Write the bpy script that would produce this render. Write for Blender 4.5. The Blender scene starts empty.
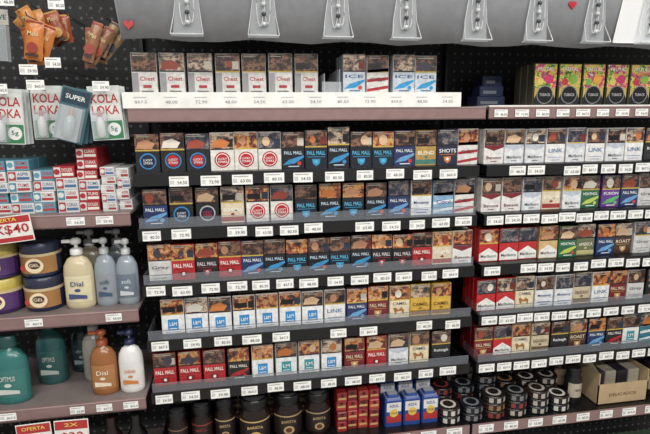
import bpy, math, random
from mathutils import Matrix, Vector
random.seed(7)
scene = bpy.context.scene
H = 1.5          # eye height, reference level for the shelf heights

# ---------------------------------------------------------------- materials
def lin(c):
    return tuple(((v/255.0)/12.92 if v/255.0 <= 0.04045 else ((v/255.0+0.055)/1.055)**2.4) for v in c)
MATS = {}
def M(c, rough=0.36, metal=0.0):
    key = (tuple(c), rough, metal)
    if key in MATS: return MATS[key]
    m = bpy.data.materials.new("paint_%02x%02x%02x" % tuple(int(v) for v in c)); m.use_nodes = True
    nt = m.node_tree; bs = nt.nodes['Principled BSDF']
    tc = nt.nodes.new('ShaderNodeTexCoord'); nz = nt.nodes.new('ShaderNodeTexNoise')
    printed = rough == 0.27
    nz.inputs['Scale'].default_value = 90 if printed else 40; nz.inputs['Detail'].default_value = 3
    nt.links.new(tc.outputs['Object'], nz.inputs['Vector'])
    mr = nt.nodes.new('ShaderNodeMapRange'); mr.inputs['To Min'].default_value = 0.55 if printed else .76; mr.inputs['To Max'].default_value = 1.3 if printed else 1.12
    nt.links.new(nz.outputs['Fac'], mr.inputs['Value'])
    g = .2126*c[0]+.7152*c[1]+.0722*c[2]
    cc = tuple(v*.92+g*.08 for v in c)
    vm = nt.nodes.new('ShaderNodeVectorMath'); vm.operation = 'SCALE'
    vm.inputs[0].default_value = lin(cc); nt.links.new(mr.outputs['Result'], vm.inputs['Scale'])
    nt.links.new(vm.outputs['Vector'], bs.inputs['Base Color'])
    bs.inputs['Roughness'].default_value = rough; bs.inputs['Metallic'].default_value = metal
    if printed:   # cellophane wrap
        bs.inputs['Coat Weight'].default_value = .8; bs.inputs['Coat Roughness'].default_value = .06
    MATS[key] = m; return m

def warn_mat(i, cols, scale, stretch=(1,1,1)):
    m = bpy.data.materials.new("printed_picture_%d" % i); m.use_nodes = True
    nt = m.node_tree; bs = nt.nodes['Principled BSDF']
    tc = nt.nodes.new('ShaderNodeTexCoord'); mp = nt.nodes.new('ShaderNodeMapping')
    mp.inputs['Scale'].default_value = stretch; mp.inputs['Location'].default_value = (i*1.7, i*.3, i*2.1)
    nz = nt.nodes.new('ShaderNodeTexNoise'); nz.inputs['Scale'].default_value = scale
    nz.inputs['Detail'].default_value = 4; nz.inputs['Roughness'].default_value = 0.7
    cr = nt.nodes.new('ShaderNodeValToRGB'); e = cr.color_ramp; e.interpolation = 'LINEAR'
    n = len(cols)
    while len(e.elements) < n: e.elements.new(0.5)
    for k, c in enumerate(cols):
        e.elements[k].position = 0.34+0.34*k/(n-1); e.elements[k].color = (*lin(c), 1)
    nt.links.new(tc.outputs['Object'], mp.inputs['Vector']); nt.links.new(mp.outputs['Vector'], nz.inputs['Vector'])
    nt.links.new(nz.outputs['Fac'], cr.inputs['Fac']); nt.links.new(cr.outputs['Color'], bs.inputs['Base Color'])
    bs.inputs['Roughness'].default_value = 0.3
    bs.inputs['Coat Weight'].default_value = .8; bs.inputs['Coat Roughness'].default_value = .06
    return m
WARN = [warn_mat(0, [(12,10,12),(34,24,24),(84,54,42),(150,108,84),(26,24,30)], 62, (1,1,1.3)),
        warn_mat(1, [(24,16,14),(90,54,38),(200,118,54),(225,186,140),(90,44,32)], 66),
        warn_mat(2, [(20,22,30),(54,54,66),(146,116,92),(214,196,172),(110,46,32)], 58, (1,1,1.2)),
        warn_mat(3, [(12,12,16),(60,32,26),(170,80,48),(204,166,90),(46,66,70)], 70),
        warn_mat(4, [(14,16,26),(26,32,50),(66,66,80),(140,124,116),(40,28,28)], 58)]
FRUIT = warn_mat(5, [(25,40,20),(80,130,40),(200,190,70),(200,60,100),(80,30,60),(220,210,190)], 48)

def acrylic(name, f, col=(1,1,1), rough=.08):
    m = bpy.data.materials.new(name); m.use_nodes = True; nt = m.node_tree
    for n in list(nt.nodes): nt.nodes.remove(n)
    o = nt.nodes.new('ShaderNodeOutputMaterial'); mx = nt.nodes.new('ShaderNodeMixShader')
    t = nt.nodes.new('ShaderNodeBsdfTransparent'); p = nt.nodes.new('ShaderNodeBsdfPrincipled')
    p.inputs['Base Color'].default_value = (*col, 1); p.inputs['Roughness'].default_value = rough
    t.inputs['Color'].default_value = (.96,.97,.98,1)
    mx.inputs['Fac'].default_value = f
    nt.links.new(t.outputs[0], mx.inputs[1]); nt.links.new(p.outputs[0], mx.inputs[2]); nt.links.new(mx.outputs[0], o.inputs[0])
    return m
ACR = acrylic("clear_acrylic", .11, (.5,.53,.58))
CLEAR = acrylic("clear_plastic", .30, (.75,.78,.8))
GLARE = acrylic("glare_white", .62, (.9,.9,.9), .2)  # whitish glare put into the sheet colour
GEL = acrylic("grey_gel_plastic", .8, (.30,.34,.38))

def peg_mat():
    m = bpy.data.materials.new("black_pegboard"); m.use_nodes = True
    nt = m.node_tree; bs = nt.nodes['Principled BSDF']
    tc = nt.nodes.new('ShaderNodeTexCoord'); sx = nt.nodes.new('ShaderNodeSeparateXYZ')
    nt.links.new(tc.outputs['Object'], sx.inputs[0])
    def mth(op, a, b=None):
        n = nt.nodes.new('ShaderNodeMath'); n.operation = op
        for i, v in enumerate((a, b)):
            if v is None: continue
            if isinstance(v, (int, float)): n.inputs[i].default_value = v
            else: nt.links.new(v, n.inputs[i])
        return n.outputs[0]
    fx = mth('SUBTRACT', mth('FRACT', mth('MULTIPLY', sx.outputs['X'], 40)), .5)
    fz = mth('SUBTRACT', mth('FRACT', mth('MULTIPLY', sx.outputs['Z'], 40)), .5)
    d = mth('ADD', mth('MULTIPLY', fx, fx), mth('MULTIPLY', fz, fz))
    k = mth('LESS_THAN', d, 0.022)
    mx = nt.nodes.new('ShaderNodeMixRGB'); nt.links.new(k, mx.inputs[0])
    mx.inputs[1].default_value = (*lin((19,19,21)), 1); mx.inputs[2].default_value = (*lin((86,87,90)), 1)
    nt.links.new(mx.outputs[0], bs.inputs['Base Color']); bs.inputs['Roughness'].default_value = .6
    return m
PEG = peg_mat()

# ---------------------------------------------------------------- mesh builder
class B:
    def __init__(s): s.v=[]; s.f=[]; s.m=[]; s.sm=[]; s.mats=[]; s.xf=None
    def mi(s, m):
        if m not in s.mats: s.mats.append(m)
        return s.mats.index(m)
    def add(s, vs, fs, m, smooth=False):
        o = len(s.v); k = s.mi(m)
        for p in vs:
            p = Vector(p)
            if s.xf is not None: p = s.xf @ p
            s.v.append(p)
        for f in fs: s.f.append([i+o for i in f]); s.m.append(k); s.sm.append(smooth)
    def obj(s, name, parent=None):
        me = bpy.data.meshes.new(name)
        lo = Vector([min(p[i] for p in s.v) for i in range(3)]); hi = Vector([max(p[i] for p in s.v) for i in range(3)])
        c = Vector(((lo.x+hi.x)/2, (lo.y+hi.y)/2, lo.z))
        me.from_pydata([p-c for p in s.v], [], s.f)
        for m in s.mats: me.materials.append(m)
        me.polygons.foreach_set('material_index', s.m); me.polygons.foreach_set('use_smooth', s.sm)
        me.update()
        o = bpy.data.objects.new(name, me); scene.collection.objects.link(o); o.location = c
        if parent: o.parent = parent
        return o

def box(b, x0,x1,y0,y1,z0,z1, m, mtop=None, mside=None):
    v = [(x0,y0,z0),(x1,y0,z0),(x1,y1,z0),(x0,y1,z0),(x0,y0,z1),(x1,y0,z1),(x1,y1,z1),(x0,y1,z1)]
    b.add(v, [(0,1,5,4),(2,3,7,6),(3,2,1,0)], m)
    b.add(v, [(1,2,6,5),(3,0,4,7)], mside or m); b.add(v, [(4,5,6,7)], mtop or m)
def cbox(b, x0,x1,y0,y1,z0,z1, m, c=.0015, mtop=None):   # box with chamfered edges
    pts=[(x0+c,y0),(x1-c,y0),(x1,y0+c),(x1,y1-c),(x1-c,y1),(x0+c,y1),(x0,y1-c),(x0,y0+c)]
    n=8; cx,cy=(x0+x1)/2,(y0+y1)/2
    ins=[(cx+(x-cx)*(1-2*c/(x1-x0)), cy+(y-cy)*(1-2*c/(y1-y0))) for x,y in pts]
    v=[(x,y,z0) for x,y in pts]+[(x,y,z1-c) for x,y in pts]+[(x,y,z1) for x,y in ins]
    f=[(i,(i+1)%n,n+(i+1)%n,n+i) for i in range(n)]
    f+=[(n+i,n+(i+1)%n,2*n+(i+1)%n,2*n+i) for i in range(n)]+[tuple(range(n))[::-1]]
    b.add(v,f,m); b.add(v,[tuple(range(2*n,3*n))],mtop or m)
def rect(b, x0,x1,z0,z1,y,m): b.add([(x0,y,z0),(x1,y,z0),(x1,y,z1),(x0,y,z1)],[(0,1,2,3)],m)
def poly(b, pts, y, m): b.add([(x,y,z) for x,z in pts],[tuple(range(len(pts)))],m)
def disc(b,cx,cz,r,y,m,n=18,k=1.0):
    poly(b,[(cx+r*math.cos(2*math.pi*i/n),cz+k*r*math.sin(2*math.pi*i/n)) for i in range(n)],y,m)
def lathe(b,cx,cy,z0,prof,m,sx=1,sy=1,n=22,a0=None,a1=None,cap=True):
    full = a0 is None
    if full: A=[2*math.pi*i/n for i in range(n)]
    else: A=[a0+(a1-a0)*i/(n-1) for i in range(n)]
    v=[]; f=[]
    for r,z in prof:
        for a in A: v.append((cx+sx*r*math.cos(a),cy+sy*r*math.sin(a),z0+z))
    L=len(prof)
    for j in range(L-1):
        for i in range(n if full else n-1):
            i2=(i+1)%n; f.append((j*n+i,j*n+i2,(j+1)*n+i2,(j+1)*n+i))
    b.add(v,f,m,True)
    if full and cap:
        b.add(v,[tuple(range((L-1)*n,L*n)),tuple(range(n))[::-1]],m)
def tube(b, pts, r, m, n=6):
    v=[];f=[]
    P=[Vector(p) for p in pts]
    for i,p in enumerate(P):
        t=(P[min(i+1,len(P)-1)]-P[max(i-1,0)]).normalized()
        u=t.cross(Vector((0,0,1)));
        if u.length<.05: u=t.cross(Vector((1,0,0)))
        u.normalize(); w=t.cross(u)
        for k in range(n):
            a=2*math.pi*k/n; v.append(p+u*r*math.cos(a)+w*r*math.sin(a))
    for i in range(len(P)-1):
        for k in range(n): f.append((i*n+k,i*n+(k+1)%n,(i+1)*n+(k+1)%n,(i+1)*n+k))
    b.add(v,f,m,True)
TG={}
def text_geo(s):
    if s in TG: return TG[s]
    cu=bpy.data.curves.new('t','FONT'); cu.body=s; cu.resolution_u=2; cu.offset=0.012
    ob=bpy.data.objects.new('t',cu); scene.collection.objects.link(ob)
    dg=bpy.context.evaluated_depsgraph_get(); dg.update()
    me=bpy.data.meshes.new_from_object(ob.evaluated_get(dg))
    vs=[(v.co.x,v.co.y) for v in me.vertices]; fs=[tuple(p.vertices) for p in me.polygons]
    bpy.data.objects.remove(ob); bpy.data.meshes.remove(me); bpy.data.curves.remove(cu)
    x0=min(v[0] for v in vs);x1=max(v[0] for v in vs);y0=min(v[1] for v in vs);y1=max(v[1] for v in vs)
    TG[s]=([((x-x0)/(x1-x0)-.5,(y-y0)/(y1-y0)-.5) for x,y in vs],fs); return TG[s]
def text(b,s,cx,cz,w,h,y,m):
    vs,fs=text_geo(s); b.add([(cx+x*w,y,cz+z*h) for x,z in vs],fs,m)

WHITE=M((226,225,220),.45); INK=M((84,84,88)); BLACK=M((12,12,14),.4); DARK=M((26,25,27),.5)
LIP=M((134,106,104),.4); LABEL=M((232,232,228),.5); GREYT=M((150,150,154),.5)

# ---------------------------------------------------------------- price labels
PR=["54.50","63.00","$65.0","72.90","48.00","80.50","59.90","$67.5"]
def label(b,x,z,y,w=.045,h=.023):
    w*=random.uniform(.88,1.06)
    box(b,x-w/2,x+w/2,y-.0008,y,z-h/2,z+h/2,LABEL)
    yy=y-.0012
    text(b,random.choice(PR),x+.007,z-.003,w*.5,h*.32,yy,INK)
    rect(b,x-w*.42,x+w*.3,z+h*.28,z+h*.36,yy,GREYT)
    for i in range(4): rect(b,x-w*.44+i*.0022,x-w*.44+i*.0022+.0009,z-h*.3,z+h*.1,yy,GREYT)

# ---------------------------------------------------------------- cigarette packs
Rd=(184,28,36)
S={ # base, accent, kind, word, wordcolour
'lkb':((14,15,20),(40,130,196),'circ','LUCKY',(220,220,225)),
'lkk':((16,15,17),(180,180,185),'circ','LUCKY',(200,50,50)),
'lkw':((218,214,206),(190,34,38),'circ','LUCKY',(235,230,225)),
'pmb':((10,14,24),(44,140,196),'splash','PALL MALL',(190,210,225)),
'pmc':((10,18,34),(50,150,200),'line','PALL MALL',(80,180,220)),
'pmd':((12,11,14),(150,36,44),'line','PALL MALL',(210,200,205)),
'nvy':((26,46,96),(96,156,206),'splash','PALL MALL',(220,225,230)),
'gld':((176,140,70),(60,120,110),'band','BLEND',(235,230,205)),
'nor':((24,30,60),(214,120,44),'line','SHOTS',(225,225,225)),
'rws':((214,210,206),(174,36,46),'diag','CHEST',(90,30,30)),
'lbl':((124,164,196),(220,225,230),'diag','Cool',(30,50,100)),
'wsc':((216,218,220),(40,74,150),'script','Monterey',(44,66,130)),
'gry':((198,197,194),(120,124,130),'script','Gray',(90,90,98)),
'red':((178,26,34),(116,16,22),'line','PALL MALL',(235,230,220)),
'blr':((20,15,17),(170,30,36),'splash','PALL MALL',(225,220,215)),
'crm':((214,198,170),(160,44,44),'band','BOHEMIA',(240,235,220)),
'wdr':((220,216,212),(120,26,36),'chev','Benson',(110,30,40)),
'wbs':((224,225,225),(44,134,200),'sq','L&M',(225,235,240)),
'wht':((224,222,220),(130,150,190),'script','LINK',(70,110,160)),
'wtl':((220,222,222),(44,144,154),'sq','LM',(235,235,235)),
'mar':((116,22,32),(190,144,76),'line','PALL MALL',(220,200,170)),
'gol':((206,162,54),(140,90,26),'band','CAMEL',(70,40,20)),
'cml':((220,206,172),(166,106,46),'camel','CAMEL',(50,50,90)),
'blw':((16,18,24),(60,60,66),'script','Raleigh',(220,220,220)),
'mrd':((190,28,34),(226,224,220),'chev2','Marlboro',(40,40,40)),
'mgd':((202,168,110),(226,224,220),'chev2','Marlboro',(90,70,50)),
'mwh':((216,218,220),(180,186,198),'chev','Marlboro',(90,90,96)),
'grn':((34,98,62),(176,196,76),'splash','MENTHOL',(225,230,225)),
'olv':((98,106,72),(184,174,118),'band','AMERICA',(225,220,200)),
'pur':((94,46,134),(76,176,90),'splash','FUSION',(225,225,225)),
'bge':((196,180,150),(110,84,60),'band','DELICADO',(70,50,30)),
'brn':((66,42,32),(180,144,90),'line','ROAST',(220,200,170)),
'tea':((44,112,132),(214,222,222),'diag','SHUFFLE',(235,235,235)),
'chs':((204,201,197),(170,50,56),'row0','Chest',(176,60,64)),
'ice':((190,198,206),(44,146,200),'splash','ICE',(40,80,130)),
}
WROW=[[0,0,4,2,3],[0,4,2,0,3],[0,3,1,2,0],[1,2,1,3,0],[1,2,3,0,0]]
def pack(b,x0,y0,z0,st,w=.0545,h=.088,queue=4,wl=(0,1,2,3,4)):
    base,acc,kind,word,wc=S[st]
    mb=M(base,.27); ma=M(acc,.27); mw=M(wc,.35); wm=WARN[random.choice(wl)]
    d=.0215
    for q in range(queue):
        yy=y0+q*(d+.001); dx=random.uniform(-.0008,.0008) if q else 0
        cbox(b,x0+dx,x0+w+dx,yy,yy+d,z0,z0+h,mb,.0012,mtop=wm if random.random()<.6 else mb)
    y=y0-.0003; x1=x0+w; cx=x0+w/2; wf=.58
    if kind=='row0': wf=.56
    rect(b,x0+.001,x1-.001,z0+h*wf,z0+h-.0015,y,wm)
    rect(b,x0+.001,x1-.001,z0+h*(wf-.035),z0+h*wf,y,M((190,160,60)) if random.random()<.3 else M((22,20,20)))
    # figure inside the printed warning picture
    k=random.random(); fc=M(random.choice([(190,134,98),(214,178,140),(160,70,48),(200,114,54),(66,66,78),(220,212,198)]))
    if k<.35: disc(b,cx+random.uniform(-.012,.012),z0+h*(wf+.17),random.uniform(.006,.011),y-.0003,fc,10,1.2)
    elif k<.6: poly(b,[(x0+.003,z0+h*(wf+.03)),(cx+.01,z0+h*(wf+.02)),(cx+.018,z0+h*(wf+.16)),(cx,z0+h*(wf+.26)),(x0+.008,z0+h*(wf+.2))],y-.0003,fc)
    elif k<.75: rect(b,x0+.004,x1-.02,z0+h*(wf+.05),z0+h*(wf+.2),y-.0003,M((16,15,17)))
    if random.random()<.5: rect(b,x1-.017,x1-.002,z0+h*(wf+.04),z0+h*(wf+.24),y-.0002,M(random.choice([(24,22,24),(40,50,70),(120,40,36),(196,186,170)])))
    for t in range(2):
        rect(b,x0+.005,x0+.005+w*random.uniform(.4,.75),z0+h*(.955-.045*t),z0+h*(.970-.045*t),y-.0005,M((196,190,176)))
    y2=y-.0004; y3=y2-.0004
    top=z0+h*(wf-.04)
    if kind=='circ':
        disc(b,cx,z0+h*.28,.0185,y,ma,22); disc(b,cx,z0+h*.28,.0155,y2,M(base,.27) if base[0]<60 else M((226,222,216)),22)
        disc(b,cx,z0+h*.28,.0135,y3,M(Rd) if base[0]>60 or random.random()<.5 else M((18,30,60)),22)
        text(b,word,cx,z0+h*.31,.020,.005,y3-.0004,mw); text(b,'STRIKE',cx,z0+h*.23,.020,.005,y3-.0004,mw)
    elif kind=='splash':
        poly(b,[(x0+.002,z0+h*.10),(x0+w*.55,z0+h*.14),(x1-.002,z0+h*.30),(x1-.002,z0+h*.36),(x0+w*.3,z0+h*.24)],y,ma)
        text(b,word,cx,z0+h*.43,w*.8,.0075,y2,mw); rect(b,cx-.012,cx+.014,z0+h*.05,z0+h*.075,y2,mw)
        disc(b,x1-.013,z0+h*.14,.005,y2,M((200,60,50)) if random.random()<.3 else ma,10)
    elif kind=='line':
        text(b,word,cx,z0+h*.40,w*.82,.0095,y2,mw); rect(b,x0+.006,x1-.006,z0+h*.29,z0+h*.305,y,ma)
        poly(b,[(cx-.010,z0+h*.24),(cx+.010,z0+h*.24),(cx+.008,z0+h*.12),(cx,z0+h*.05),(cx-.008,z0+h*.12)],y,ma); disc(b,cx,z0+h*.17,.004,y2,mw,8)
    elif kind=='band':
        rect(b,x0+.001,x1-.001,z0+h*.04,z0+h*.17,y,ma)
        text(b,word,cx,z0+h*.36,w*.78,.009,y2,mw); poly(b,[(cx,z0+h*.2),(cx+.006,z0+h*.24),(cx,z0+h*.28),(cx-.006,z0+h*.24)],y2,ma)
    elif kind=='diag':
        for k in range(3):
            o=k*.022*h/.088
            poly(b,[(x0+.001,z0+.003+o),(x0+.001,z0+.010+o),(x1-.001,z0+.018+o*.9),(x1-.001,z0+.011+o*.9)],y,ma)
        text(b,word,cx,z0+h*.36,w*.7,.009,y2,mw)
    elif kind=='sq':
        rect(b,cx-.0125,cx+.0125,z0+h*.10,z0+h*.42,y,ma); text(b,word,cx,z0+h*.28,.017,.009,y2,mw)
        rect(b,cx-.009,cx+.009,z0+h*.14,z0+h*.16,y2,mw); rect(b,cx-.018,cx+.018,z0+h*.04,z0+h*.06,y,M((140,140,150)))
    elif kind=='script':
        text(b,word,cx,z0+h*.35,w*.74,.010,y2,mw); rect(b,x0+.008,x1-.008,z0+h*.14,z0+h*.16,y,ma); rect(b,x0+.014,x1-.014,z0+h*.06,z0+h*.08,y,ma)
    elif kind=='camel':
        text(b,word,cx,z0+h*.45,w*.7,.008,y2,mw)
        poly(b,[(cx-.013,z0+h*.1),(cx-.010,z0+h*.1),(cx-.008,z0+h*.2),(cx+.006,z0+h*.2),(cx+.008,z0+h*.1),(cx+.011,z0+h*.1),(cx+.012,z0+h*.24),(cx+.004,z0+h*.33),(cx-.004,z0+h*.25),(cx-.012,z0+h*.33),(cx-.018,z0+h*.31),(cx-.015,z0+h*.2)],y,ma)
    elif kind=='chev':
        poly(b,[(x0+.001,top),(x0+.001,top-.006),(cx,top-.015),(x1-.001,top-.006),(x1-.001,top)],y,ma)
        text(b,word,cx,z0+h*.18,w*.74,.008,y2,mw); rect(b,cx-.008,cx+.008,z0+h*.06,z0+h*.08,y2,mw)
    elif kind=='chev2':
        poly(b,[(x0+.001,z0+.002),(x1-.001,z0+.002),(x1-.001,z0+h*.24),(cx,z0+h*.42),(x0+.001,z0+h*.24)],y,ma)
        text(b,word,cx,z0+h*.17,w*.8,.008,y2,mw)
    elif kind=='row0':
        rect(b,x0+.001,x0+w*.26,z0+.002,z0+h*.5,y,M((140,140,142)))
        text(b,word,cx+.006,z0+h*.36,w*.58,.009,y2,mw); rect(b,cx-.004,cx+.014,z0+h*.13,z0+h*.20,y2,ma)
        rect(b,cx-.008,cx+.018,z0+h*.03,z0+h*.06,y2,M((100,100,104)))

def pack_row(xs, z, styles, hs=None, name="cigarette_pack_row", wl=(0,1,2,3,4)):
    b=B()
    for i,st in enumerate(styles):
        if st is None: continue
        x=xs[i] if isinstance(xs,list) else xs[0]+xs[1]*i
        h=.088+(random.uniform(-.001,.002) if not hs or i not in hs else hs[i])
        pack(b,x+random.uniform(-.0006,.0006),random.uniform(-.002,.005),z,st,h=h,wl=wl)
    return b.obj(name)

LZ=[-.132,-.258,-.393,-.532,-.668]
SECA=(-.236,.592); SECB=(.612,1.50)
main=[
 ['lkb','lkb','lkb','lkw','lkw','lkw','pmb','pmc','pmb','pmc','pmc','nvy','gld','nor','rws'],
 ['nvy','lkb','lkk','crm','lkw','lkw','pmc','pmb','pmc','pmb','nvy','wsc','lbl','rws'],
 ['gry','red','pmd','red','nvy','pmb','pmc','pmb','pmc','pmb','pmd','pmd','red','crm','wdr'],
 ['wbs','wbs','wbs','wbs','wbs','wbs','wbs','wht','nvy','mar','cml','gol','gol'],
 ['red','red','red','blr','wbs','wtl','wtl','wbs','mar','red','mwh','cml','blw'],
]
mx=[(-.234,.0557),(-.226,.0592),(-.225,.0548),(-.205,.0578),(-.232,.0605)]
right=[
 ['wdr','mwh','mwh','wht','mwh','wht','mwh','wht','blw','wht','blw','red','wht','nvy','red'],
 ['wdr','wdr','mwh','crm','mwh','grn','pur','nvy','gry','blw','tea','wht','red','wht','nvy'],
 ['mrd','mrd','mrd','mgd','grn','olv','nvy','brn','gry','tea','grn','wht','red','wht','nvy'],
 ['mrd','mrd','cml','wsc','wsc','bge','wht','mar','gry','blr','wht','wht','red','wht','nvy'],
 ['mar','mrd','cml','bge','blw','brn','nvy','blr','wtl','tea','wht','wht','red','wht','nvy'],
]
for r in range(5):
    z=H+LZ[r]+.017
    pack_row(mx[r],z,main[r],{8:.011,7:.004} if r==0 else None,wl=WROW[r])
    pack_row((.617,.0580),z,right[r],wl=[0,2,0,3,4])

def shelf(x0,x1,lz,lip=True,labels=True,pitch=.066,j=.006):
    b=B()
    z=H+lz
    box(b,x0,x1,-.026,.224,z+.012,z+.0165,BLACK)
    box(b,x0,x1,-.029,-.026,z-.012,z+.0165,BLACK)
    box(b,x0,x0+.004,-.026,.224,z-.006,z+.012,BLACK); box(b,x1-.004,x1,-.026,.224,z-.006,z+.012,BLACK)
    if lip:
        box(b,x0+.004,x1-.004,-.0285,-.0265,z+.0165,z+.040,ACR)
        box(b,x0+.004,x1-.004,-.0286,-.0264,z+.0394,z+.0402,M((110,114,120),.2))
        box(b,x0+.004,x0+.006,-.0265,.06,z+.0165,z+.040,ACR)
    x=x0+.03
    while x<x1-.02:
        if random.random()<.93: label(b,x,z+random.uniform(-.003,.002),-.0292)
        x+=pitch+random.uniform(-j,j)
    b.obj("cigarette_shelf")
for r in range(5):
    shelf(SECA[0],SECA[1],LZ[r],lip=r>0,pitch=[.072,.064,.062,.075,.068][r])
    shelf(SECB[0],SECB[1],LZ[r],lip=r in(3,4),pitch=.052,j=.002)

# ---------------------------------------------------------------- top shelf, both bays
def top_shelf(x0,x1,white,wx1=None):
    b=B()
    box(b,x0,x1,-.028,.224,H+.022,H+.028,LIP); box(b,x0,x1,-.033,-.028,H-.002,H+.028,LIP)
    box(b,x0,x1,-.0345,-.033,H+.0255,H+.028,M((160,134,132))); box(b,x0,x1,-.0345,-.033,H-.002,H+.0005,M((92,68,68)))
    if white:
        box(b,x0-.008,wx1,-.036,-.033,H+.028,H+.062,WHITE); box(b,x0-.008,wx1,-.033,.2,H+.055,H+.0615,WHITE)
        for k in range(12):
            xx=x0+.03+k*.064
            if xx<wx1-.02: text(b,random.choice(PR),xx,H+.041,.026,.007,-.0365,GREYT); rect(b,xx-.015,xx+.012,H+.050,H+.052,-.0365,M((180,180,182)))
    else:
        x=x0+.03
        while x<x1-.02: label(b,x,H+.012,-.0350,.038,.018); x+=.056
        box(b,x0+.002,x1,-.028,.2,H+.028,H+.0315,WHITE)
    b.obj("display_shelf")
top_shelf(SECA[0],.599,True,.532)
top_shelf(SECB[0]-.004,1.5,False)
pack_row([-.228+.0605*i for i in range(7)]+[.249,.307,.372,.427],H+.062,['chs']*7+['ice','rws','ice','ice'],wl=[0,0,2])
b=B()   # clear pusher divider
box(b,.199,.245,.0,.002,H+.0618,H+.088,CLEAR); box(b,.236,.238,-.02,.12,H+.0618,H+.115,CLEAR); box(b,.200,.202,-.02,.12,H+.0618,H+.105,CLEAR)
b.obj("shelf_divider")
# colourful flavoured packs with round emblem
b=B()
for i in range(9):
    x0=.742+i*.0685; w=.064; z0=H+.0320; h=.104
    for q in range(3): cbox(b,x0,x0+w,q*.031,q*.031+.03,z0,z0+h,M((44,50,34) if i%2 else (60,56,40)),.002)
    rect(b,x0+.002,x0+w-.002,z0+h*.42,z0+h-.003,-.0004,FRUIT); rect(b,x0+.002,x0+w-.002,z0+.001,z0+h*.42,-.0004,M((24,22,24)))
    cx=x0+w/2
    for dx in (-.015,.015): poly(b,[(cx+dx*1.9,z0+h*.42),(cx+dx*1.1,z0+h*.42),(cx+dx*1.9,z0+h*.16)],-.0008,M((176,150,70)))
    disc(b,cx,z0+h*.25,.023,-.0012,M((120,120,124),.3),22); disc(b,cx,z0+h*.25,.0205,-.0016,M((14,14,16)),22); text(b,'TUBACK',cx,z0+h*.25,.030,.007,-.002,M((170,170,172)))
    text(b,'FRUTAL',cx,z0+h*.86,w*.7,.009,-.0009,M((225,220,210)))
    disc(b,cx+.010,z0+h*.62,.012,-.0009,M([(190,50,100),(120,160,60),(200,140,50)][i%3]),14); disc(b,cx-.014,z0+h*.56,.009,-.0009,M([(200,180,90),(180,50,60),(110,150,60)][i%3]),14)
b.obj("flavored_pack_row")
# blue grey cartons at the back of the upper shelf
b=B()
for i in range(3): cbox(b,.64+i*.012,.722,.1+i*.01,.16,H+.0316+i*.028,H+.0590+i*.028,M((38,48,80)),.002); rect(b,.65+i*.012,.70,H+.038+i*.028,H+.046+i*.028,.0996+i*.01,M((120,126,140)))
b.obj("carton_stack")

# ---------------------------------------------------------------- grey header with clear plastic hangers
b=B()
GH=M((130,131,135),.34)
n=26; ys=-.060
pts=[]
for i in range(n+1):
    x=-.232+i*(1.5+.232)/n; pts.append((x,H+.168+.004*math.sin(i*1.9)))
for i in range(n):
    (xa,za),(xb,zb)=pts[i],pts[i+1]
    ta=-.262+(1.5+.262)*i/n; tb=-.262+(1.5+.262)*(i+1)/n; zt=H+.42
    zm=H+.29
    v=[(xa,ys+.004,za),(xb,ys+.004,zb),(xb,ys,zm),(xa,ys,zm),(tb,ys+.01,zt),(ta,ys+.01,zt),
       (xa,ys+.009,za),(xb,ys+.009,zb),(tb,ys+.016,zt),(ta,ys+.016,zt)]
    b.add(v,[(0,1,2,3),(3,2,4,5),(1,0,6,7),(6,9,8,7)],GH,True)
box(b,-.262,1.5,ys+.01,.249,H+.418,H+.422,GH)
header=b.obj("header_panel")
# pale translucent sheet added to stand in for glare on the header's right end
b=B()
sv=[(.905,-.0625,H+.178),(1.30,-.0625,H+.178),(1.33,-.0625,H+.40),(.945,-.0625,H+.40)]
b.add(sv+[(x,y+.001,z) for x,y,z in sv],[(0,1,2,3),(7,6,5,4),(0,3,7,4),(1,0,4,5)],GLARE)
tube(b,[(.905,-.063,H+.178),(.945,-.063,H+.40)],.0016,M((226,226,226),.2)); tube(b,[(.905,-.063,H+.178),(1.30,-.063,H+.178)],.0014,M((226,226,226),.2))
b.obj("glare_sheet")
def hanger(cx):
    b=B(); cz=H+.166; y=-.0645
    poly(b,[(cx-.030,cz+.012),(cx+.030,cz+.012),(cx+.020,cz+.14),(cx-.012,cz+.14)],y-.001,CLEAR)
    box(b,cx-.033,cx+.033,y-.022,y,cz+.008,cz+.0115,CLEAR)
    wh=M((196,198,200),.2); dk=M((60,62,66),.3)
    tube(b,[(cx-.033,y-.022,cz+.010),(cx+.033,y-.022,cz+.010)],.0011,wh)
    tube(b,[(cx-.033,y-.022,cz+.010),(cx-.026,y-.002,cz+.05),(cx-.012,y-.002,cz+.14)],.0009,wh)
    tube(b,[(cx+.033,y-.022,cz+.010),(cx+.028,y-.002,cz+.05),(cx+.020,y-.002,cz+.14)],.0009,wh)
    for k,(ox,r1,r2) in enumerate([(-.006,.007,.045),(.010,.006,.04)]):
        p=[(cx+ox+r1*math.cos(a),y-.008,cz+.075+r2*math.sin(a)) for a in [2*math.pi*t/20 for t in range(21)]]
        tube(b,p,.0010,wh)
    for k in range(5):
        lathe(b,cx+.002,y-.008,cz+.03+k*.02,[(.0005,0),(.0045,.002),(.0055,.005),(.0045,.008),(.0005,.010)],dk if k%2 else wh,n=10)
    b.obj("plastic_hanger")
for x in (-.0967,.061,.2217,.376,.545,.697,.848,.995,1.15): hanger(x)
def heart(cx,cz,s,y):
    b=B(); P=[]
    for i in range(28):
        t=2*math.pi*i/28; P.append((cx+s*(16*math.sin(t)**3)/16,cz+s*(13*math.cos(t)-5*math.cos(2*t)-2*math.cos(3*t)-math.cos(4*t))/16))
    m=M((184,36,44)); n=len(P)
    b.add([(x,y,z) for x,z in P]+[(x,y+.0055,z) for x,z in P],[tuple(range(n)),tuple(range(n,2*n))[::-1]]+[(i,(i+1)%n,n+(i+1)%n,n+i) for i in range(n)],m)
    b.obj("heart_decoration")
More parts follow.
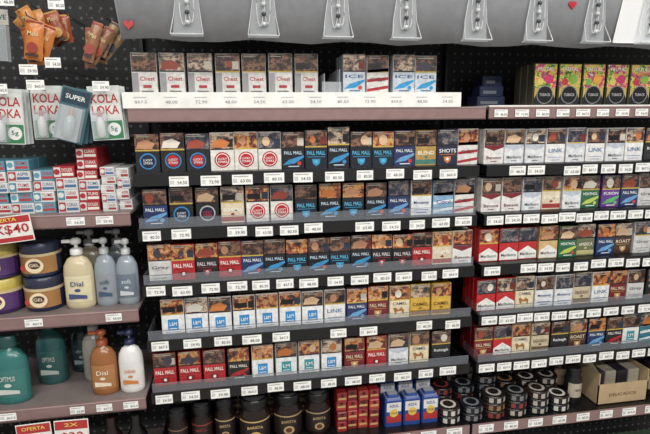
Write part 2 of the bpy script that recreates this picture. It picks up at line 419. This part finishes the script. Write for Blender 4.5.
heart(-.214,H+.196,.010,-.0625); heart(.79,H+.262,.010,-.0625)

# ---------------------------------------------------------------- left bay
LX0,LX1=-1.0,-.246
def lshelf(lz,labs):
    b=B(); z=H+lz
    box(b,LX0,LX1,-.04,.224,z+.008,z+.014,M((120,108,106),.45)); box(b,LX0,LX1,-.046,-.04,z-.016,z+.014,LIP)
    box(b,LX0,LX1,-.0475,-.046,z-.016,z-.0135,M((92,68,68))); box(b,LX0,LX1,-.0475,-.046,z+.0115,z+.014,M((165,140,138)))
    for x in labs: label(b,x,z-.001,-.0475,.036,.018)
    b.obj("merchandise_shelf")
lshelf(-.213,[-.30,-.36]); lshelf(-.441,[-.47,-.30]); lshelf(-.665,[-.40,-.34,-.28,-.55])
lshelf(-.92,[-.40,-.30])

def small_boxes(cols,name):
    b=B()
    for (x,w,nrow,h,y,pal) in cols:
        for k in range(nrow):
            dx=random.uniform(-.003,.003); z0=H-.199+k*h; c=pal[k%len(pal)]
            x0=x+dx; y0=y+random.uniform(-.004,.004)
            for q in range(2): cbox(b,x0,x0+w,y0+q*.055,y0+q*.055+.053,z0,z0+h-.0008,M(c[0]),.001)
            yy=y0-.0004
            rect(b,x0+.002,x0+w*.36,z0+.002,z0+h-.003,yy,M(c[1])); rect(b,x0+w*.40,x0+w*.95,z0+h*.16,z0+h*.40,yy,M(c[2]))
            text(b,random.choice(['ASPIR','TUMS','CURAX','DOLEX']),x0+w*.67,z0+h*.66,w*.5,h*.3,yy,M(c[2]))
            disc(b,x0+w*.18,z0+h*.5,h*.25,yy-.0004,M(c[0]),12)
    b.obj(name)
WT=((206,208,208),(60,130,156),(176,56,56)); WR=((204,200,198),(170,52,58),(64,104,150)); RB=((168,40,48),(206,200,196),(220,216,206)); TL=((90,146,166),(210,210,210),(176,60,60)); WB=((208,208,206),(196,192,188),(160,56,56))
small_boxes([(-.555,.05,5,.0235,-.01,[WT,TL,WR]),(-.502,.046,5,.024,-.012,[WR,TL,WT]),(-.453,.044,4,.024,-.01,[TL,WT,WR]),(-.406,.044,4,.026,-.012,[WR,WT,WR,RB])],"medicine_box_stack")
small_boxes([(-.359,.044,6,.0238,-.008,[RB,RB,WR,RB])],"red_box_stack")
small_boxes([(-.311,.030,5,.020,-.014,[WB,WR,WB]),(-.279,.028,4,.024,.0,[WB,WB,WR])],"white_box_stack")

# hanging merchandise ------------------------------------------------
def hook(b,x,z,lab=True,dx=0):
    m=M((150,150,154),.25,.8)
    tube(b,[(x,.25,z),(x,-.045,z),(x,-.05,z+.006)],.0014,m)
    if lab: label(b,x+dx,z+.008,-.052,.034,.020)
def setxf(b,cx,cz,y,ang=0,yaw=0):
    b.xf=Matrix.Translation((cx,y,cz))@Matrix.Rotation(yaw,4,'Z')@Matrix.Rotation(ang,4,'Y')
def glue_card(cx,cz,y,ang=0,w=.064,h=.115,teal=False):
    b=B(); 
    hook(b,cx,cz+h/2-.010,not teal)
    for q in range(3):
        setxf(b,cx+q*.002,cz,y+q*.014,ang*(1-q*.3))
        cbox(b,-w/2,w/2,0,.0012,-h/2,h/2,M((196,202,198) if not teal else (60,96,106)),.0004)
        if q==0:
            if not teal:
                rect(b,-w/2+.002,w/2-.002,-h*.1,h*.42,-.0004,M((206,208,204)))
                text(b,'KOLA',0,h*.27,w*.84,.019,-.0009,M((184,36,44))); text(b,'LOKA',0,h*.06,w*.84,.019,-.0009,M((184,36,44)))
                rect(b,-w/2+.002,w/2-.002,-h*.48,-h*.14,-.0004,M((46,120,76))); disc(b,w*.2,-h*.3,.014,-.0009,M((215,215,215)))
                text(b,'5g',w*.2,-h*.3,.014,.012,-.0013,M((46,110,76)))
                b_y=-.008; lathe(b,-w*.18,b_y,-h*.44,[(.002,0),(.008,.004),(.009,.03),(.005,.042),(.003,.044)],M((206,206,202)),n=12)
                lathe(b,-w*.18,b_y,-h*.44+.044,[(.004,0),(.003,.016),(.001,.018)],M((176,44,44)),n=12)
                box(b,-w*.4,w*.05,-.018,-.0002,-h*.46,h*-.02+.008,CLEAR)
            else:
                rect(b,-w/2+.003,w/2-.003,h*.2,h*.46,-.0004,M((30,56,70))); text(b,'SUPER',0,h*.33,w*.66,.010,-.0009,WHITE)
                lathe(b,0,-.010,-h*.42,[(.004,0),(.011,.003),(.011,.04),(.005,.048)],M((150,166,168),.2),n=14)
                lathe(b,0,-.010,-h*.42+.048,[(.005,0),(.004,.014),(.002,.018)],M((150,120,70)),n=12)
                box(b,-w*.4,w*.4,-.022,-.0002,-h*.46,h*.16,CLEAR)
    b.xf=None; b.obj("glue_blister_card")
glue_card(-.478,H+.012,-.03,.04)
glue_card(-.408,H+.02,.0,0)
glue_card(-.281,H+.018,-.03,-.04,.066)
glue_card(-.348,H+.014,-.035,.28,.060,.115,True)
def snack_bag(cx,cz,y,ang,c1,c2,w=.045,h=.085):
    b=B(); hook(b,cx,cz+h/2+.004,False)
    for q,(da,dx) in enumerate([(0,0),(.22,.012),(-.25,-.014)]):
        setxf(b,cx+dx,cz-q*.004,y+q*.016,ang+da)
        nu,nv=7,9; v=[];f=[]
        for s in (-1,1):
            for j in range(nv):
                for i in range(nu):
                    u=i/(nu-1)*2-1; t=j/(nv-1)*2-1
                    bul=.009*max(0,(1-u*u))**.6*max(0,(1-t*t))**.5
                    v.append((u*w/2*(1+.04*math.cos(t*9)),s*bul,t*h/2))
        for s in range(2):
            o=s*nu*nv
            for j in range(nv-1):
                for i in range(nu-1):
                    q4=(o+j*nu+i,o+j*nu+i+1,o+(j+1)*nu+i+1,o+(j+1)*nu+i); f.append(q4 if s==0 else q4[::-1])
        b.add(v,f,M(c1,.3),True)
        text(b,'Mani',0,.012,w*.55,.009,-.0105,M((220,196,140))); disc(b,0,-.016,.011,-.0102,M(c2),14)
        rect(b,-w*.35,w*.35,-.034,-.028,-.0092,M((60,36,30)))
        rect(b,-w*.45,w*.45,h*.42,h*.47,-.0035,M(c2))
    b.xf=None; b.obj("snack_bag")
snack_bag(-.412,H+.168,-.02,.15,(200,116,50),(150,50,34),.036,.08)
snack_bag(-.428,H+.208,.02,-.5,(204,130,60),(190,140,70),.030,.07)
snack_bag(-.380,H+.205,.02,-.3,(160,76,46),(190,150,80),.030,.06)
snack_bag(-.297,H+.166,-.02,.35,(156,106,76),(150,60,44),.022,.085)
snack_bag(-.272,H+.176,.01,.5,(180,142,100),(60,60,80),.020,.08)
def brush_card(cx,cz,y):
    b=B(); hook(b,cx,cz+.05,False)
    setxf(b,cx,cz,y,.05); cbox(b,-.026,.026,0,.0015,-.055,.055,M((50,54,60)),.0004)
    rect(b,-.024,.024,.02,.05,-.0004,M((180,178,170))); text(b,'SHAVE',0,.035,.04,.010,-.0009,M((50,86,80)))
    for k in (-.013,.0,.013): lathe(b,k,-.008,-.05,[(.003,0),(.005,.004),(.004,.05),(.006,.056),(.006,.066),(.002,.068)],M([(50,100,74),(180,176,166),(60,76,90)][int((k+.013)/.0129)]),n=12)
    box(b,-.024,.024,-.016,-.0002,-.053,.018,CLEAR); b.xf=None; b.obj("toiletry_blister_card")
brush_card(-.482,H+.178,-.02); brush_card(-.53,H+.17,0)
b=B(); hook(b,-.447,H+.230,True); hook(b,-.352,H+.226,True); hook(b,-.418,H+.098,True); hook(b,-.37,H+.112,True); b.obj("peg_hook_set")

# cosmetic jars -----------------------------------------------------
F0,F1=math.radians(205),math.radians(335)
def jar(b,cx,cy,z0,r,h,body,lid,lab,word,wc=(224,204,166)):
    lathe(b,cx,cy,z0,[(r*.82,0),(r*.96,.004),(r,h*.2),(r,h*.62),(r*.9,h*.70)],M(body,.25))
    lathe(b,cx,cy,z0+h*.68,[(r*.97,0),(r*1.0,.003),(r*1.0,h*.27),(r*.93,h*.32)],M(lid,.3))
    lathe(b,cx,cy,z0,[(r*1.012,h*.14),(r*1.012,h*.62)],M(lab,.4),n=14,a0=F0,a1=F1)
    disc(b,cx,z0+h*.38,h*.24,cy-r*1.012-.0012,M(wc),16,.9); disc(b,cx,z0+h*.40,h*.16,cy-r*1.012-.0016,M((70,44,50)),16,.7); text(b,word,cx,z0+h*.40,r*.5,h*.09,cy-r*1.012-.002,M(wc))
    disc(b,cx-r*.6,z0+h*.3,h*.09,cy-r*.86,M((180,60,50)),12)
b=B()
zb=H-.427
for cx in (-.551,-.462):
    for k in range(2):
        if cx<-.5: jar(b,cx,.015,zb+k*.081,.041,.08,(70,44,96),(190,170,80),(84,50,110),'GEL')
        else: jar(b,cx,.015,zb+k*.081,.042,.08,(36,48,84),(40,44,66),(160,112,62),'GEL')
        lathe(b,cx,.015,zb+k*.081+.05,[(.0435,0),(.0435,.006)],M((190,170,130)),n=20)
b.obj("hair_gel_jar_stack")
def bottle(name,cx,cy,z0,w,dpt,h,body,capc,labc,word,wc,pump=True):
    b=B(); mb=body if not isinstance(body,tuple) else M(body,.25)
    hb=h*(.76 if pump else .84); r=w/2; sy=dpt/w
    lathe(b,cx,cy,z0,[(r*.86,0),(r*.98,.004),(r,.012),(r,hb*.66),(r*.93,hb*.80),(r*.66,hb*.92),(r*.34,hb*.97),(r*.32,hb)],mb,1,sy,n=26)
    yf=cy-r*sy*1.012
    if labc:
        lathe(b,cx,cy,z0,[(r*1.012,hb*.14),(r*1.012,hb*.62)],M(labc,.4),1,sy,n=16,a0=math.radians(212),a1=math.radians(328))
        poly(b,[(cx-w*.3,z0+hb*.20),(cx+w*.3,z0+hb*.20),(cx+w*.3,z0+hb*.26),(cx-w*.3,z0+hb*.30)],yf-.0009,M(wc))
    if word: text(b,word,cx,z0+hb*.48,w*.42,hb*.09,yf-.0015,M(wc)); disc(b,cx,z0+hb*.36,w*.10,yf-.0012,M(wc),14,.6)
    if pump:
        c=M(capc,.35); lathe(b,cx,cy,z0+hb,[(r*.42,0),(r*.42,h*.07),(r*.3,h*.085),(r*.13,h*.09),(r*.13,h*.15)],c,n=18)
        lathe(b,cx,cy,z0+h*.90,[(r*.24,0),(r*.36,.002),(r*.36,.010),(r*.2,.014)],c,n=16)
        cbox(b,cx-r*.9,cx,cy-.004,cy+.004,z0+h*.90+.004,z0+h*.90+.011,c,.001)
    else:
        lathe(b,cx,cy,z0+hb,[(r*.5,0),(r*.52,.002),(r*.46,h-hb-.003),(r*.38,h-hb)],M(capc,.3),1,min(1,sy*1.2),n=18)
    b.obj(name)
bottle("soap_pump_bottle",-.380,.0,zb,.066,.040,.168,(194,180,144),(204,204,200),(210,200,162),'Dial',(60,76,120))
bottle("soap_pump_bottle",-.322,.005,zb,.050,.036,.165,GEL,(176,178,178),(136,142,150),'soft',(60,84,110))
bottle("soap_pump_bottle",-.274,.005,zb,.050,.036,.160,GEL,(184,186,186),(104,116,130),'soft',(190,196,202))
bottle("soap_pump_bottle",-.372,.075,zb,.060,.040,.172,(150,140,120),(190,190,186),None,None,None)
bottle("soap_pump_bottle",-.31,.08,zb,.055,.040,.17,(100,108,114),(160,160,160),None,None,None)
zc=H-.651
bottle("shampoo_bottle",-.552,.0,zc,.080,.045,.165,(44,108,104),(34,80,80),(52,114,108),'OPTIMUS',(190,196,190),False)
bottle("shampoo_bottle",-.49,.08,zc,.07,.045,.172,(38,84,84),(30,66,66),(44,90,88),'OPTIMUS',(180,190,184),False)
bottle("shampoo_bottle",-.43,.13,zc,.06,.04,.15,(24,44,48),(18,20,26),(34,50,56),'dry',(120,136,136),False)
bottle("soap_pump_bottle",-.385,.075,zc,.06,.04,.172,(150,148,140),(196,194,190),None,None,None)
bottle("soap_pump_bottle",-.345,.0,zc,.062,.040,.165,(146,90,48),(160,76,44),(168,112,66),'Dial',(220,206,180))
bottle("lotion_pump_bottle",-.282,.0,zc,.058,.038,.160,(214,213,210),(34,40,74),(214,212,208),'lotion',(200,120,60))
b=B()
for k,x in enumerate((-.35,-.29,-.46,-.53)):
    lathe(b,x,.03,H-.906,[(.022,0),(.026,.004),(.026,.11),(.012,.14),(.012,.17)],M([(40,26,24),(26,24,26),(50,50,60),(36,60,60)][k],.25))
    lathe(b,x,.03,H-.906,[(.0263,.03),(.0263,.09)],M([(150,120,90),(160,60,50),(120,130,140),(130,130,100)][k]),n=12,a0=F0,a1=F1)
b.obj("sauce_bottle_row")

def sign(cx,cz,w,h,ang,parts,name="promo_sign"):
    b=B(); setxf(b,cx,cz,-.064,ang)
    cbox(b,-w/2,w/2,0,.0015,-h/2,h/2,M((220,216,210)),.0004)
    rect(b,-w/2+.002,w/2-.002,h*.22,h/2-.002,-.0004,M((176,44,48)))
    rect(b,-w/2+.002,w/2-.002,-h/2+.002,-h*.30,-.0004,M((176,44,48)))
    for s,x,z,ww,hh,c in parts: text(b,s,x,z,ww,hh,-.0009,M(c))
    for x in (-w*.3,w*.3): tube(b,[(x,.0,h*.45),(x,.012,h*.40),(x,.017,h*.40)],.001,GREYT)
    b.xf=None; b.obj(name)
sign(-.495,H-.224,.105,.058,-.10,[('2X$40',.002,-.001,.088,.022,(176,34,40)),('OFERTA',0,.021,.05,.008,(220,196,80))])
sign(-.492,H-.722,.075,.085,-.03,[('14',.0,.0,.04,.024,(176,34,40)),('OFERTA',0,.031,.05,.009,(220,196,80))])
sign(-.412,H-.722,.075,.085,.02,[('$30',.0,.0,.05,.024,(176,34,40)),('2X',0,.031,.03,.009,(220,196,80))])

# ---------------------------------------------------------------- bottom row products
zr=H-.835
for (xa,xb) in ((-.236,.599),(.608,1.5)):
    b=B()
    box(b,xa,xb,-.03,.224,zr-.006,zr,BLACK); box(b,xa,xb,-.034,-.03,zr-.03,zr+.0,LIP)
    x=xa+.04
    while x<xb-.03: label(b,x,zr-.014,-.0345); x+=.075
    b.obj("lower_shelf")
def coffee(cx,cy,r,h,lab=(166,140,100),lid=(18,18,20)):
    b=B()
    lathe(b,cx,cy,zr,[(r*.9,0),(r,.005),(r,h*.66),(r*.82,h*.76),(r*.82,h*.80)],M((30,18,14),.12))
    lathe(b,cx,cy,zr+h*.79,[(r*.86,0),(r*.9,.003),(r*.9,h*.17),(r*.82,h*.21)],M(lid,.3))
    lathe(b,cx,cy,zr,[(r*.70,h*1.0),(r*.70,h*1.004),(r*.1,h*1.004)],M((60,58,60),.3))
    lathe(b,cx,cy,zr,[(r*1.01,h*.12),(r*1.01,h*.58)],M((34,24,22)),n=14,a0=F0,a1=F1)
    lathe(b,cx,cy,zr,[(r*1.02,h*.56),(r*1.02,h*.59)],M(lab),n=14,a0=F0,a1=F1)
    text(b,'BARISTA',cx,zr+h*.46,r*.95,.008,cy-r*1.02-.001,M(lab)); disc(b,cx,zr+h*.26,r*.36,cy-r*1.01-.0008,M(lab),14,.8); disc(b,cx,zr+h*.26,r*.22,cy-r*1.01-.0014,M((90,40,30)),12,.8)
    b.obj("coffee_jar")
coffee(-.185,.02,.026,.105,(120,90,70)); coffee(-.125,.03,.028,.11,(140,50,40)); coffee(-.065,.03,.028,.12)
coffee(.012,.02,.042,.125,(190,160,96)); coffee(.100,.03,.040,.122); coffee(.182,.03,.036,.118,(160,136,100))
coffee(.055,.12,.04,.135); coffee(-.03,.12,.04,.14); coffee(.142,.12,.04,.135)
b=B()
for k in range(16):
    cx=.232+(k%4)*.030; z=zr+(k//4)*.029; yy=.0+random.uniform(0,.012)
    cbox(b,cx,cx+.028,yy,yy+.04,z,z+.028,M([(150,32,38),(116,26,32),(164,50,44)][k%3]),.002)
    rect(b,cx+.003,cx+.025,z+.008,z+.014,yy-.0004,M((190,150,96))); disc(b,cx+.014,z+.020,.005,yy-.0004,M((60,20,24)),10)
cbox(b,.235,.345,.06,.12,zr,zr+.125,M((100,22,30)),.002)
b.obj("red_candy_box_pile")
b=B()   # blue-white small cartons with bevelled tops
for j in range(2):
    for i in range(3):
        x0=.366+i*.053; y0=.0+j*.062; hz=.082+j*.026; w=.049
        cbox(b,x0,x0+w,y0,y0+.045,zr,zr+hz,M((34,64,136)),.004,mtop=M((150,160,180)))
        cbox(b,x0+.008,x0+w-.008,y0+.008,y0+.037,zr+hz,zr+hz+.008,M((44,80,156)),.003,mtop=M((196,200,206)))
        yy=y0-.0005
        rect(b,x0+.004,x0+w-.004,zr+hz*.55,zr+hz*.88,yy,M((206,206,204))); rect(b,x0+.004,x0+w-.004,zr+hz*.15,zr+hz*.42,yy,M((170,44,46)))
        disc(b,x0+w/2,zr+hz*.50,.012,yy-.0005,M((214,176,60)),16); text(b,'CRUZ',x0+w/2,zr+hz*.50,.018,.006,yy-.001,M((30,40,100)))
        text(b,'AZUL',x0+w/2,zr+hz*.76,.026,.008,yy-.0006,M((36,64,136)))
b.obj("blue_carton_group")
def tin(b,cx,cy,z,c,tc):
    lathe(b,cx,cy,z,[(.031,0),(.033,.002),(.033,.010),(.0315,.011),(.0335,.012),(.0335,.020),(.031,.022)],M(c,.3),n=22)
    lathe(b,cx,cy,z+.0222,[(.022,0),(.001,.0002)],M(tc,.35),n=20,cap=False)
    lathe(b,cx,cy,z+.0226,[(.015,0),(.001,.0002)],M(c,.35),n=16,cap=False)
    for a in (225,262,299): lathe(b,cx,cy,z,[(.0338,.004),(.0338,.018)],M(tc,.4),n=5,a0=math.radians(a),a1=math.radians(a+20))
b=B()
for tier in range(3):
    for i in range(6):
        cx=.553+i*.0675+(tier%2)*.005; cy=.01+tier*.068
        if cx>.92: continue
        for k in range(2+tier*1+ (1 if random.random()<.5 else 0)):
            tin(b,cx+random.uniform(-.001,.001),cy,zr+k*.0235,random.choice([(20,19,21),(28,22,21),(18,20,26),(40,28,24)]),random.choice([(166,158,148),(140,104,66),(110,112,118),(134,48,46),(190,186,178)]))
b.obj("tobacco_tin_stack")
def pouch_jar(cx,cy,r,h,lab):
    b=B()
    lathe(b,cx,cy,zr,[(r*.9,0),(r,.005),(r,h*.70),(r*.82,h*.78),(r*.86,h*.80),(r*.86,h*.97),(r*.8,h)],M((24,22,24),.3))
    lathe(b,cx,cy,zr,[(r*1.01,h*.2),(r*1.01,h*.6)],M(lab),n=14,a0=F0,a1=F1); text(b,'TABACO',cx,zr+h*.42,r*.9,.007,cy-r*1.01-.001,M((40,36,36)))
    b.obj("tobacco_jar")
pouch_jar(.955,.03,.024,.11,(170,160,140)); pouch_jar(.958,.10,.026,.13,(150,130,100))
b=B() # open cardboard display box
CB=M((176,150,114),.7); CBi=M((204,186,158),.7); t=.003
x0,x1,y0,y1,z0,z1=1.010,1.175,-.01,.13,zr,zr+.10
box(b,x0,x1,y0,y1,z0,z0+t,CB); box(b,x0,x0+t,y0,y1,z0,z1,CB); box(b,x1-t,x1,y0,y1,z0,z1,CB); box(b,x0,x1,y1-t,y1,z0,z1+.03,CBi); box(b,x0,x1,y0,y0+t,z0,z0+.065,CB)
b.add([(x0,y0,z1),(x0,y1,z1),(x0-.025,y1+.0,z1+.045),(x0-.025,y0+.02,z1+.045)],[(0,1,2,3)],CBi)
b.add([(x0,y1,z1+.03),(x1,y1,z1+.03),(x1-.01,y1+.04,z1+.050),(x0+.01,y1+.04,z1+.050)],[(0,1,2,3)],CBi)
text(b,'DELICADOS',(x0+x1)/2,z0+.03,.09,.010,y0-.0006,M((110,74,50)))
for i in range(4):
    xx=x0+.006+i*.039; cbox(b,xx,xx+.036,.02,.09,z0+t,z0+.088,M([(50,46,50),(160,150,134),(40,38,44),(166,156,140)][i]),.002); 
b.obj("cardboard_display_box")
for i in range(4): pouch_jar(1.225+i*.07,.03,.03,.105,(150,140,120))

# ---------------------------------------------------------------- fixture structure and room
b=B()
box(b,-1.02,1.52,.25,.262,0,H+.46,PEG); b.obj("pegboard_panel")
for x in (-.2405,.6035,1.508,-1.008):
    b=B(); box(b,x-.0035,x+.0035,.225,.2495,0,H+.40,BLACK); b.obj("fixture_upright")
b=B(); box(b,-1.0,1.5,-.05,.2245,0,.12,DARK); box(b,-1.0,1.5,-.054,-.05,.012,.11,M((44,42,44))); b.obj("fixture_base")
b=B()
for xx in range(5):
    box(b,-.95+xx*.5,-.55+xx*.5,-.03,.20,.12,.40,M([(120,90,60),(60,80,120),(140,120,90),(90,50,40),(70,90,70)][xx],.6))
    rect(b,-.93+xx*.5,-.57+xx*.5,.2,.3,-.0306,M((210,205,195)))
b.obj("stock_carton_row")
def room(name,x0,x1,y0,y1,z0,z1,m):
    b=B(); box(b,x0,x1,y0,y1,z0,z1,m); b.obj(name)
room("floor",-4,4.5,-4,.5,-.05,0,M((160,156,148),.3))
room("wall_back",-4,4.5,.40,.5,0,2.8,M((190,188,182),.7))
room("ceiling",-4,4.5,-4,.5,2.8,2.85,M((215,215,212),.8))
def tube_light(x,y,en):
    b=B(); box(b,x-.65,x+.65,y-.09,y+.09,2.74,2.80,WHITE); 
    e=bpy.data.materials.get('lamp_diffuser')
    if not e:
        e=bpy.data.materials.new('lamp_diffuser'); e.use_nodes=True; p=e.node_tree.nodes['Principled BSDF']
        p.inputs['Emission Color'].default_value=(1,.98,.95,1); p.inputs['Emission Strength'].default_value=3
    box(b,x-.62,x+.62,y-.07,y+.07,2.725,2.74,e); b.obj("ceiling_light")
    l=bpy.data.lights.new("ceiling_lamp",'AREA'); l.shape='RECTANGLE'; l.size=1.24; l.size_y=.14; l.energy=en; l.color=(1,.985,.95)
    o=bpy.data.objects.new("ceiling_lamp",l); scene.collection.objects.link(o); o.location=(x,y,2.72)
tube_light(-.6,-1.0,14); tube_light(.9,-1.0,20)
tube_light(-.6,-2.6,52); tube_light(.9,-2.6,62)
w=bpy.data.worlds.new("World"); scene.world=w; w.use_nodes=True
w.node_tree.nodes['Background'].inputs[0].default_value=(1,.985,.96,1); w.node_tree.nodes['Background'].inputs[1].default_value=.46

cam=bpy.data.cameras.new("camera"); co=bpy.data.objects.new("camera",cam); scene.collection.objects.link(co)
cam.sensor_width=36; cam.sensor_fit='HORIZONTAL'; cam.lens=27.7; cam.clip_start=.02
co.matrix_world=Matrix.Translation((0,-1.2,H))@Matrix.Rotation(math.radians(-9.6),4,'Z')@Matrix.Rotation(math.radians(79),4,'X')@Matrix.Rotation(math.radians(-.5),4,'Z')
scene.camera=co
scene.view_settings.view_transform='Standard'
